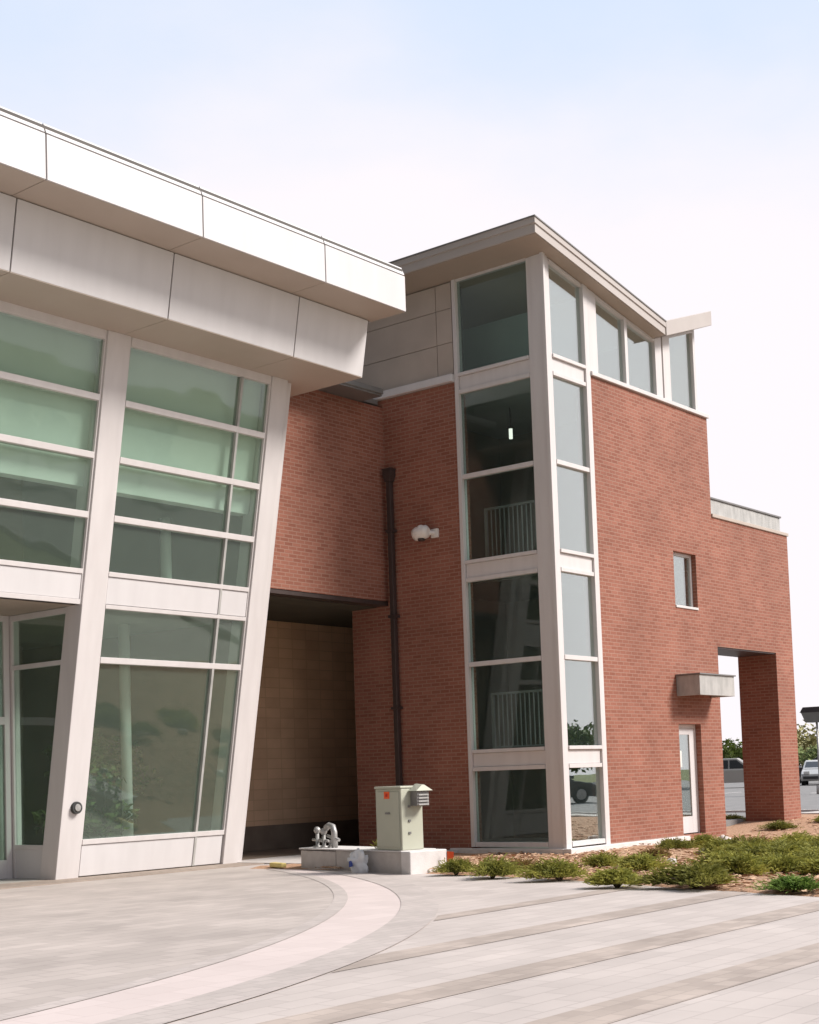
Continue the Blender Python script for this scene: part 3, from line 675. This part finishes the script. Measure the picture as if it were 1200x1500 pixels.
PF = thing('pipe_fittings', 'small cluster of grey metal pipe fittings on the low concrete wall', 'pipes', (*wallpt(2.2, .25), .323))
for s_, hh in ((2.36, .24), (2.19, .22)):
    q = MB(); x, y = wallpt(s_, .22); q.tube([(x, y, .323), (x, y, .345), (x, y, .346), (x, y, .323+hh)], [.065, .065, .028, .028], 12); q.ball((x, y, .323+hh+.02), .055, 12, 8); q.tube([(x, y-.1, .42), (x, y+.1, .44)], .02, 8); q.build('valve', GALV, PF)
q = MB(); P_ = [wallpt(1.92, .22), wallpt(1.92, .22), wallpt(1.95, .22), wallpt(2.04, .22), wallpt(2.12, .22)]; Z_ = [.323, .56, .64, .66, .62]
q.tube([(*p_, z) for p_, z in zip(P_, Z_)], [.05, .045, .045, .045, .05], 12); q.tube([(*wallpt(1.8, .22), .44), (*wallpt(2.10, .22), .50)], .025, 8); q.tube([(*wallpt(2.06, .22), .323), (*wallpt(1.90, .22), .55)], .025, 8); q.build('elbow_pipe', GALV, PF)

# white sack leaning at the wall
def blob(c, sx, sy, sz, seed, n1=18, n2=12, amp=.18):
    q = MB(); q.ball((0, 0, 0), 1, n1, n2)
    for v in q.bm.verts:
        k = 1 + amp*noise.noise(v.co*1.9 + Vector((seed, 0, 0)))
        v.co = Vector((v.co.x*sx*k, v.co.y*sy*k, v.co.z*sz*k))
    bmesh.ops.translate(q.bm, verts=q.bm.verts, vec=Vector(c)); return q
sx_, sy_ = wallpt(.86, -.14)
SK = thing('white_sack', 'crumpled white sack with blue print slumped against the low concrete wall', 'sack', (sx_, sy_, 0))
blob((sx_, sy_, .13), .09, .15, .17, 3.3, 22, 16, amp=.75).build('sack_body', SACK, SK)
q = MB(); q.prism([(sx_-.11, sy_+.05, .10), (sx_-.11, sy_+.09, .09), (sx_-.10, sy_+.10, .17), (sx_-.11, sy_+.06, .18)], (.04, 0, 0)); q.build('sack_print', BLUE, SK)
# small weed behind the sack
def spray(mb, base, d, ln, n, wd, droop=.3, rnd=random):
    p_ = Vector(base); d = Vector(d).normalized()
    for i in range(n):
        d = (d + Vector((rnd.uniform(-.35, .35), rnd.uniform(-.35, .35), rnd.uniform(-.25, .2)-droop*.25))).normalized()
        e = p_ + d*ln/n; s_ = d.cross(Vector((rnd.uniform(-1, 1), rnd.uniform(-1, 1), rnd.uniform(-1, 1)))).normalized()*wd
        mb.face([p_-s_*.5, e-s_*.2, e+s_*.2+d*wd, p_+s_*.5]); p_ = e
WD = thing('weed_tuft', 'small dark green weed growing on top of the low wall behind the sack', 'plant', (*wallpt(.86, .3), .323))
q = MB()
for k in range(60): spray(q, (*wallpt(.86+random.gauss(0, .04), .3+random.gauss(0, .03)), .323), (random.gauss(0, .5), random.gauss(0, .5), 1), random.uniform(.06, .16), 3, .022)
q.build('foliage', JUNI, WD)
# orange marker flag and yellow edge piece
mx_, my_ = wallpt(-.24, .58)
OF = thing('marker_flag', 'small orange marker flag in the mulch beside the low wall', 'flag', (mx_, my_, 0))
q = MB(); q.tube([(mx_, my_, .0), (mx_, my_, .30)], .006, 6); q.build('stake', GALV, OF)
q = MB(); q.prism([(mx_, my_, .12), (mx_+.02, my_-.10, .13), (mx_+.03, my_-.11, .28), (mx_, my_, .29)], (.004, .004, 0)); q.build('flag', ORANGE, OF)
yx, yy = -4.55, 2.25
q = MB(); q.prism([(yx, yy, .023), (yx+.1, yy-.02, .023), (yx+.22, yy+.34, .023), (yx+.10, yy+.36, .023)], (0, 0, .07))
o = q.build('kerb_ramp', YELLOW, None, bevel=.015); tag(o, 'small yellow kerb ramp on the paving at the end of the low wall', 'ramp')

# ------------------------------------------------------------------ shrubs
def shrub_mesh(name, rad, hgt, n, mat, seed):
    rs = random.Random(seed); root = thing(name, '', '', (0, 0, 0))
    q = MB()
    stems = []
    for k in range(9):
        a = rs.uniform(0, 6.283); L_ = rs.uniform(.5, 1.0)*rad
        stems.append((a, L_))
    for k in range(n):
        if k % 3: a, L_ = stems[rs.randrange(9)]; a += rs.gauss(0, .30); tp_ = rs.uniform(.5, 1.0)
        else: a, L_ = rs.uniform(0, 6.283), rad*.72; tp_ = rs.uniform(.1, 1.0)
        el = math.acos(1-rs.random())*.97            # dome of tips, thinning where stems part
        lob = 1+.38*math.sin(3*a+seed)+.2*math.sin(5*a+2.1*seed); rr = L_*math.sin(el)*tp_**.5*rs.uniform(.75, 1.25)*lob; zz = .03+hgt*math.cos(el)*rs.uniform(.4, 1.0)*(.6+.4*lob*L_/rad)
        p_ = (rr*math.cos(a), rr*math.sin(a), zz)
        spray(q, p_, (math.cos(a)*1.1+rs.gauss(0, .5), math.sin(a)*1.1+rs.gauss(0, .5), rs.uniform(.1, 1.3)), rs.uniform(.05, .12), 3, rs.uniform(.012, .024), .2, rs)
    q.build('foliage', mat, root, local=True)
    q = MB()
    for a, L_ in stems:
        q.tube([(0, 0, -.03), (.3*L_*math.cos(a), .3*L_*math.sin(a), hgt*.35), (.8*L_*math.cos(a), .8*L_*math.sin(a), hgt*.5)], [.018, .012, .006], 6)
    q.build('stems', BARK, root, local=True)
    return root
def cam_onz(px, py, zf=None):
    return None
PROT = {
 'a': shrub_mesh('juniper_shrub', .36, .27, 2025, JUNI, 1),
 'b': shrub_mesh('juniper_shrub', .39, .30, 2295, JUNI, 2),
 'c': shrub_mesh('juniper_shrub', .39, .24, 1890, JUNI, 5),
 'g': shrub_mesh('juniper_shrub', .34, .24, 2025, JUNI_G, 8),
 'd': shrub_mesh('juniper_shrub', .29, .20, 1080, JUNI_B, 9)}
G_ = 'juniper shrubs in the planting bed'
SHRUBS = [  # kind, x, y, scale, rotation, label
    ('a', -4.93, -1.41, 0.85, 0.3, 'green juniper shrub nearest the white end block of the low wall'),
    ('b', -5.34, -2.30, 0.95, 1.1, 'juniper shrub at the paving edge below the left tower window, second from the low wall'),
    ('b', -5.42, -3.39, 1.05, 2.7, 'round green juniper at the paving edge below the white glazed corner'),
    ('a', -6.14, -4.64, 1, 4, 'dark based juniper at the paving edge, next right of the one below the glazed corner'),
    ('c', -5.91, -5.50, 1.3, 5.2, 'wide yellowish juniper overhanging the paving edge on a dark stem'),
    ('g', -6.18, -6.81, 1, 0.5, 'bright fresh green shrub at the paving edge near the right border'),
    ('d', -4.40, -2.12, 0.9, 2, 'small brown dry shrub in the mulch behind the front row'),
    ('a', -3.75, -3.59, 1.05, 3.1, 'juniper shrub just behind the front row, below the brick wall beside the glazed corner'),
    ('c', -3.28, -2.67, 0.95, 0.9, 'thin juniper shrub in front of the white plinth at the glazed corner'),
    ('b', -4.31, -5.28, 1.05, 4.4, 'juniper in the green mass right behind the bright fresh green shrub, its left end'),
    ('a', -2.80, -4.29, 1.1, 5.6, 'juniper at the left edge of the green mass of shrubs'),
    ('c', -4.01, -5.64, 1.1, 1.7, 'green juniper merging into the mass of low shrubs on the right of the bed'),
    ('b', -3.21, -5.72, 1.05, 2.4, 'green juniper merging into the mass of low shrubs on the right of the bed'),
    ('a', -3.99, -6.24, 1, 3.6, 'green juniper merging into the mass of low shrubs on the right of the bed'),
    ('b', -4.33, -7.14, 1.05, 3, 'green juniper merging into the mass of low shrubs on the right of the bed'),
    ('d', -0.66, -2.05, 1, 4.9, 'brownish shrub alone in the mulch below the brick wall left of the door'),
    ('c', 1.26, -1.27, 0.95, 0.2, 'low juniper in front of the door, left one of the pair there'),
    ('a', 2.13, -1.44, 0.95, 2.2, 'dark juniper in front of the door, right one of the pair there'),
    ('b', -0.45, -3.51, 1.15, 1.4, 'green juniper merging into the mass of low shrubs on the right of the bed'),
    ('c', -0.24, -3.97, 1.2, 2.9, 'green juniper merging into the mass of low shrubs on the right of the bed'),
    ('a', 0.27, -4.31, 1.15, 0.7, 'green juniper merging into the mass of low shrubs on the right of the bed'),
    ('b', -0.31, -4.95, 1.1, 5, 'green juniper merging into the mass of low shrubs on the right of the bed'),
    ('d', 2.24, -2.40, 1.15, 3.3, 'brown shrub at the back of the green mass beside the pale boulders'),
    ('c', 8.58, 1.21, 0.75, 1.9, 'small juniper at the foot of the brick beside the wing opening'),
    ('b', 7.10, -0.52, 0.95, 0.4, 'round juniper alone in the mulch in front of the wing opening'),
    ('a', 8.43, -1.01, 0.85, 2.6, 'small juniper in the mulch at the right border in front of the brick pier'),
    ('a', 0.11, -2.83, 1.1, 4.6, 'green juniper merging into the mass of low shrubs on the right of the bed'),
    ('b', 1.74, -3.24, 1.15, 5.9, 'green juniper merging into the mass of low shrubs on the right of the bed'),
    ('c', 1.93, -3.86, 1.15, 1, 'green juniper merging into the mass of low shrubs on the right of the bed'),
    ('b', -2.03, -4.81, 1.35, .8, 'green juniper merging into the mass of low shrubs on the right of the bed'), ('c', -2.7, -5.7, 1.5, 2.1, 'green juniper merging into the mass of low shrubs on the right of the bed'),
    ('a', -1.85, -4.35, 1.3, 3.9, 'green juniper merging into the mass of low shrubs on the right of the bed'), ('b', -.9, -4.5, 1.3, 2.5, 'green juniper merging into the mass of low shrubs on the right of the bed'),
    ('c', -1.10, -3.93, 1.4, 4.8, 'green juniper merging into the mass of low shrubs on the right of the bed'), ('a', -1.2, -5.6, 1.4, 5.3, 'green juniper merging into the mass of low shrubs on the right of the bed'),
]
used = set()
for kd, x, y, s_, rz, lab in SHRUBS:
    s_ *= .88
    o = PROT[kd] if kd not in used else copy_tree(PROT[kd]); used.add(kd)
    o.location = (x, y, hb(x, y)-.01); o.scale = (s_*(.92+.22*((x*7.3) % 1)), s_, s_*(.62+.3*((y*5.7) % 1))); o.rotation_euler = (0, 0, rz)
    tag(o, lab, 'shrub', G_)

# boulders in the bed
BLD = [(-.05, -2.6, .13, 'pale pinkish boulder in the mulch in front of the door, right of the dark juniper'),
    (1.2, -2.7, .14, 'pale yellowish boulder against the brown shrub at the back of the green mass'), (3.2, -1.3, .16, 'flat white boulder near the brick corner of the wing opening'),
    (-2.3, -3.25, .10, 'small white stone in the mulch beside the lone brownish shrub')
]
for i, (x, y, s_, lab) in enumerate(BLD):
    q = blob((0, 0, 0), s_, s_*.8, s_*.6, i*3.7+1, 14, 9, .45); o = q.build('boulder', ROCK, None, local=True); o.location = (x, y, hb(x, y)+s_*.25)
    tag(o, lab, 'rock', 'pale boulders in the planting bed')

# ------------------------------------------------------------------ trees
def tree(name, label, loc, H, rad, leaf, seed, n=2600, ls=.16, trunk=.12, bare=.3, group=None):
    rs = random.Random(seed); root = thing(name, label, 'tree', loc, rs.uniform(0, 6.28), group)
    tk = MB(); tips = []
    top = Vector((rs.gauss(0, .1), rs.gauss(0, .1), H*.8))
    tk.tube([(0, 0, -.1), (top.x*.3, top.y*.3, H*bare), (top.x*.7, top.y*.7, H*.6), top], [trunk, trunk*.75, trunk*.4, trunk*.12], 8)
    for k in range(13):
        h0 = H*rs.uniform(bare, .72); a = rs.uniform(0, 6.28); ln = rad*rs.uniform(.6, 1.0)*(1.15-.5*h0/H)
        e = Vector((math.cos(a)*ln, math.sin(a)*ln, h0+ln*rs.uniform(.35, .8))); b0 = Vector((top.x*h0/H, top.y*h0/H, h0))
        mid = (b0+e)/2 + Vector((0, 0, -.08*ln)); tk.tube([b0, mid, e], [trunk*.38, trunk*.22, trunk*.06], 6); tips += [e, mid+(e-mid)*.4]
    tips.append(top)
    tk.build('trunk', BARK, root, local=True)
    cr = MB(); cl_ = []
    for t_ in tips:
        for k in range(3): cl_.append((t_+Vector((rs.gauss(0, .22), rs.gauss(0, .22), rs.gauss(0, .18)))*rad*.7, rad*rs.uniform(.16, .34)))
    for k in range(n):
        c, r_ = rs.choice(cl_); d = Vector((rs.gauss(0, 1), rs.gauss(0, 1), rs.gauss(0, .8))).normalized()*r_*rs.uniform(.3, 1.0)**.5
        p_ = c+d; u_ = Vector((rs.gauss(0, 1), rs.gauss(0, 1), rs.gauss(0, 1))).normalized(); v_ = u_.orthogonal().normalized()
        s_ = ls*rs.uniform(.6, 1.3); cr.face([p_-u_*s_, p_+v_*s_*.5, p_+u_*s_, p_-v_*s_*.5])
    cr.build('crown', leaf, root, local=True)
    return root
FARG = 'trees beyond the car park'
def at(px, D):       # a bearing through the photograph turned into a place on the ground
    v = r2*(px-600)/2087.17 + u2*(997.266-1120)/2087.17 + fw; h = math.hypot(v.x, v.y)
    return (CAM.x + v.x/h*D, CAM.y + v.y/h*D, -.06)
tree('leafy_tree', 'bushy green tree beyond the car park, seen through the wing opening', at(1068, 118), 3.9, 1.9, LEAF_F, 11, 2400, .20, .10, .2, FARG)
tree('leafy_tree', 'thin pale spring tree beside the green one, seen through the wing opening', at(1082, 135), 3.6, 1.4, LEAF_B, 12, 700, .16, .08, .25, FARG)
tree('leafy_tree', 'yellowish spring tree beyond the car park, next to the brick pier', at(1170, 112), 3.8, 2.2, LEAF_B, 13, 1900, .19, .10, .18, FARG)
tree('leafy_tree', 'yellowish spring tree beyond the car park, at the right border', at(1197, 118), 3.6, 2.2, LEAF_B, 14, 1700, .19, .10, .18, FARG)
tree('leafy_tree', 'low olive green bush between the two yellowish spring trees', at(1184, 106), 2.4, 1.8, LEAF_F, 15, 1500, .19, .10, .15, FARG)
# the far side of the plaza, which the glass reflects
base_t = None
for i, (x, y, s_) in enumerate(((-34, -52, 1.0), (-24, -57, 1.2), (-13, -50, .9), (-3, -55, 1.15), (7, -49, 1.0), (17, -56, 1.2), (27, -47, 1.0), (38, -50, 1.1), (50, -40, 1.0), (60, -33, 1.15), (41, -27, 1.0), (47, -32, 1.1), (55, -29, .95))):
    if base_t is None: base_t = tree('shade_tree', '', (x, y, -.06), 8.5, 4.2, LEAF_A, 21, 5200, .30, .22, .18, None); o = base_t
    else: o = copy_tree(base_t)
    if x > 20: s_ *= .5
    else: s_ *= .8
    o.location = (x, y, -.06); o.scale = (s_, s_, s_); o.rotation_euler = (0, 0, i*1.3)
    tag(o, 'tall green shade tree across the plaza, mirrored in the windows', 'tree', 'shade trees across the plaza')

for x, y, sd_, lab in ((-5.75, 5.75, 31, 'added leafy plant behind the big lower hall pane, standing in for green reflections'), (-4.45, 6.5, 32, 'added leafy plant behind the narrow lower hall pane, standing in for green reflections')):  # plants added inside the hall, in place of green reflections in its low panes
    t = tree('stand_in_plant', lab, (x, y, .02), 2.5, .75, LEAF_A, sd_, 1500, .075, .03, .12, 'added plants standing in for green reflections in the hall glass'); t['category'] = 'plant'
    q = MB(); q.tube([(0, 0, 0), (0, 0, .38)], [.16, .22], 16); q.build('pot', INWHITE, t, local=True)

# ------------------------------------------------------------------ cars
def car(name, label, loc, rz, paint, kind='suv'):
    t = thing(name, label, 'car', loc, rz, 'cars parked beyond the building')
    Lh, Wd = 2.25, .88
    if kind == 'suv':
        lowp = [(-2.25, .42), (-2.28, .75), (-2.2, 1.0), (-1.35, 1.05), (1.0, 1.06), (1.95, .95), (2.25, .80), (2.3, .45), (2.2, .30), (-2.15, .30)]
        cab = [(-2.12, 1.02), (-1.95, 1.55), (-1.6, 1.68), (.1, 1.69), (.95, 1.08)]
    else:
        lowp = [(-2.25, .40), (-2.25, .75), (-2.1, .92), (-1.3, .96), (.95, .94), (1.9, .80), (2.2, .65), (2.25, .40), (2.1, .26), (-2.1, .26)]
        cab = [(-1.65, .94), (-1.0, 1.38), (-.4, 1.44), (.25, 1.40), (1.1, .93)]
    q = MB(); bm = q.bm
    def loft(prof, w0, w1, zr):
        rows = []
        for yv, sc in ((-w0, 1.0), (-w0*.96, 1.0)): pass
        n = len(prof)
        for yy in (-1, -.94, .94, 1):
            rows.append([bm.verts.new((x*(.985 if abs(yy) == 1 else 1), yy*(w0+(w1-w0)*max(0, (z-zr[0])/(zr[1]-zr[0]))), z - (.02 if abs(yy) == 1 and z > zr[0]+.1 else 0))) for x, z in prof])
        fs = []
        for a, b in zip(rows, rows[1:]):
            for i in range(n): fs.append(bm.faces.new((a[i], a[(i+1) % n], b[(i+1) % n], b[i])))
        fs.append(bm.faces.new(rows[0])); fs.append(bm.faces.new(rows[-1][::-1]))
        bmesh.ops.recalc_face_normals(bm, faces=fs)
    loft(lowp, Wd, Wd*.97, (.3, 1.06)); loft(cab, Wd*.95, Wd*.76, (.95, 1.68))
    q.build('body', paint, t, bevel=.03, local=True)
    # windows: side, front and rear glass set just proud of the cabin
    z0 = cab[0][1]+.08; z1 = cab[2][1]-.10
    def wy(z): return (Wd*.95+(Wd*.76-Wd*.95)*max(0, (z-.95)/.73)) + .006
    def xat(z, front):
        a, b = (cab[-1], cab[-2]) if front else (cab[0], cab[1])
        return a[0] + (b[0]-a[0])*min(1, max(0, (z-a[1])/(b[1]-a[1])))
    for sgn in (-1, 1):
        xm = -.35
        for xa, xb, xc_, xd in ((xat(z0, 0)+.22, xm-.04, xm-.04, xat(z1, 0)+.25), (xm+.04, xat(z0, 1)-.25, xat(z1, 1)-.18, xm+.04)):
            q = MB(); q.prism([(xa, sgn*wy(z0), z0), (xb, sgn*wy(z0), z0), (xc_, sgn*wy(z1), z1), (xd, sgn*wy(z1), z1)], (0, -sgn*.02, 0)); q.build('side_window', CGLASS, t, local=True)
    for front in (True, False):
        dx = .012 if front else -.012
        q = MB(); q.prism([(xat(z0, front)+dx, -wy(z0)+.10, z0), (xat(z0, front)+dx, wy(z0)-.10, z0), (xat(z1, front)+dx, wy(z1)-.10, z1), (xat(z1, front)+dx, -wy(z1)+.10, z1)], (-dx*2, 0, 0)); q.build('windscreen' if front else 'rear_window', CGLASS, t, local=True)
    for x in (-1.4, 1.4):
        for sgn in (-1, 1):
            q = MB(); q.tube([(x, sgn*(Wd-.18), .33), (x, sgn*(Wd+.015), .33)], .33, 20); wh = q.build('wheel', TYRE, t, local=True)
            q = MB(); q.tube([(x, sgn*(Wd+.012), .33), (x, sgn*(Wd+.025), .33)], [.21, .19], 16); q.build('rim', GALV, wh, local=True)
    for sgn in (-1, 1):
        q = MB(); q.box(2.16, 2.275, sgn*.55-.16, sgn*.55+.16, .66 if kind != 'suv' else .74, .80 if kind != 'suv' else .86); q.build('headlight', LENS, t, local=True)
        q = MB(); q.box(-2.285, -2.15, sgn*.68-.12, sgn*.68+.12, .72, .90); q.build('tail_light', TAIL, t, local=True)
        q = MB(); q.box(.75, .9, sgn*(Wd+.10)-.09, sgn*(Wd+.10)+.09, 1.02, 1.14); q.build('mirror', paint, t, local=True)
    for xa, xb in ((2.19, 2.31), (-2.31, -2.18)):
        q = MB(); q.box(xa, xb, -.75, .75, .36, .52); q.build('bumper', BLACKP, t, local=True)
    return t
def gz(p): return (p[0], p[1], .10)
car('parked_car', 'silver grey car parked in the lot, seen through the wing opening', gz(at(1079, 84)), R(-70), CARW, 'suv')
car('parked_car', 'pale car with dark windows parked in the lot at the right border', gz(at(1199, 86)), R(200), CARR, 'sedan')
car('parked_car', 'dark car parked behind the pale car at the right border', gz(at(1202, 93)), R(110), CARD, 'suv')
c_ = car('parked_car', 'dark car parked across the plaza, mirrored in the low right tower window', (25.5, -17.5, .10), R(30), CARD, 'sedan')

# lot lamp
lx, ly, lz = at(1200, 60)
LP = thing('lot_lamp', 'dark square lamp head on a thin pole in the car park at the right border', 'street lamp', (lx, ly, .1))
q = MB(); q.tube([(0, 0, 0), (0, 0, 2.9)], [.05, .04], 10); q.build('pole', GALV, LP, local=True)
q = MB(); q.tube([(0, 0, 0), (0, 0, .35)], [.16, .15], 12); q.build('base', CONC, LP, local=True)
q = MB(); q.hexa([(-.34, -.34, 2.9), (.34, -.34, 2.9), (.34, .34, 2.9), (-.34, .34, 2.9)], [(-.46, -.46, 3.30), (.46, -.46, 3.30), (.46, .46, 3.30), (-.46, .46, 3.30)]); hd = q.build('lamp_head', GREYM, LP, local=True)
q = MB(); q.hexa([(-.50, -.50, 3.30), (.50, -.50, 3.30), (.50, .50, 3.30), (-.50, .50, 3.30)], [(-.40, -.40, 3.52), (.40, -.40, 3.52), (.40, .40, 3.52), (-.40, .40, 3.52)]); q.build('lamp_cover', DARK, hd, local=True)
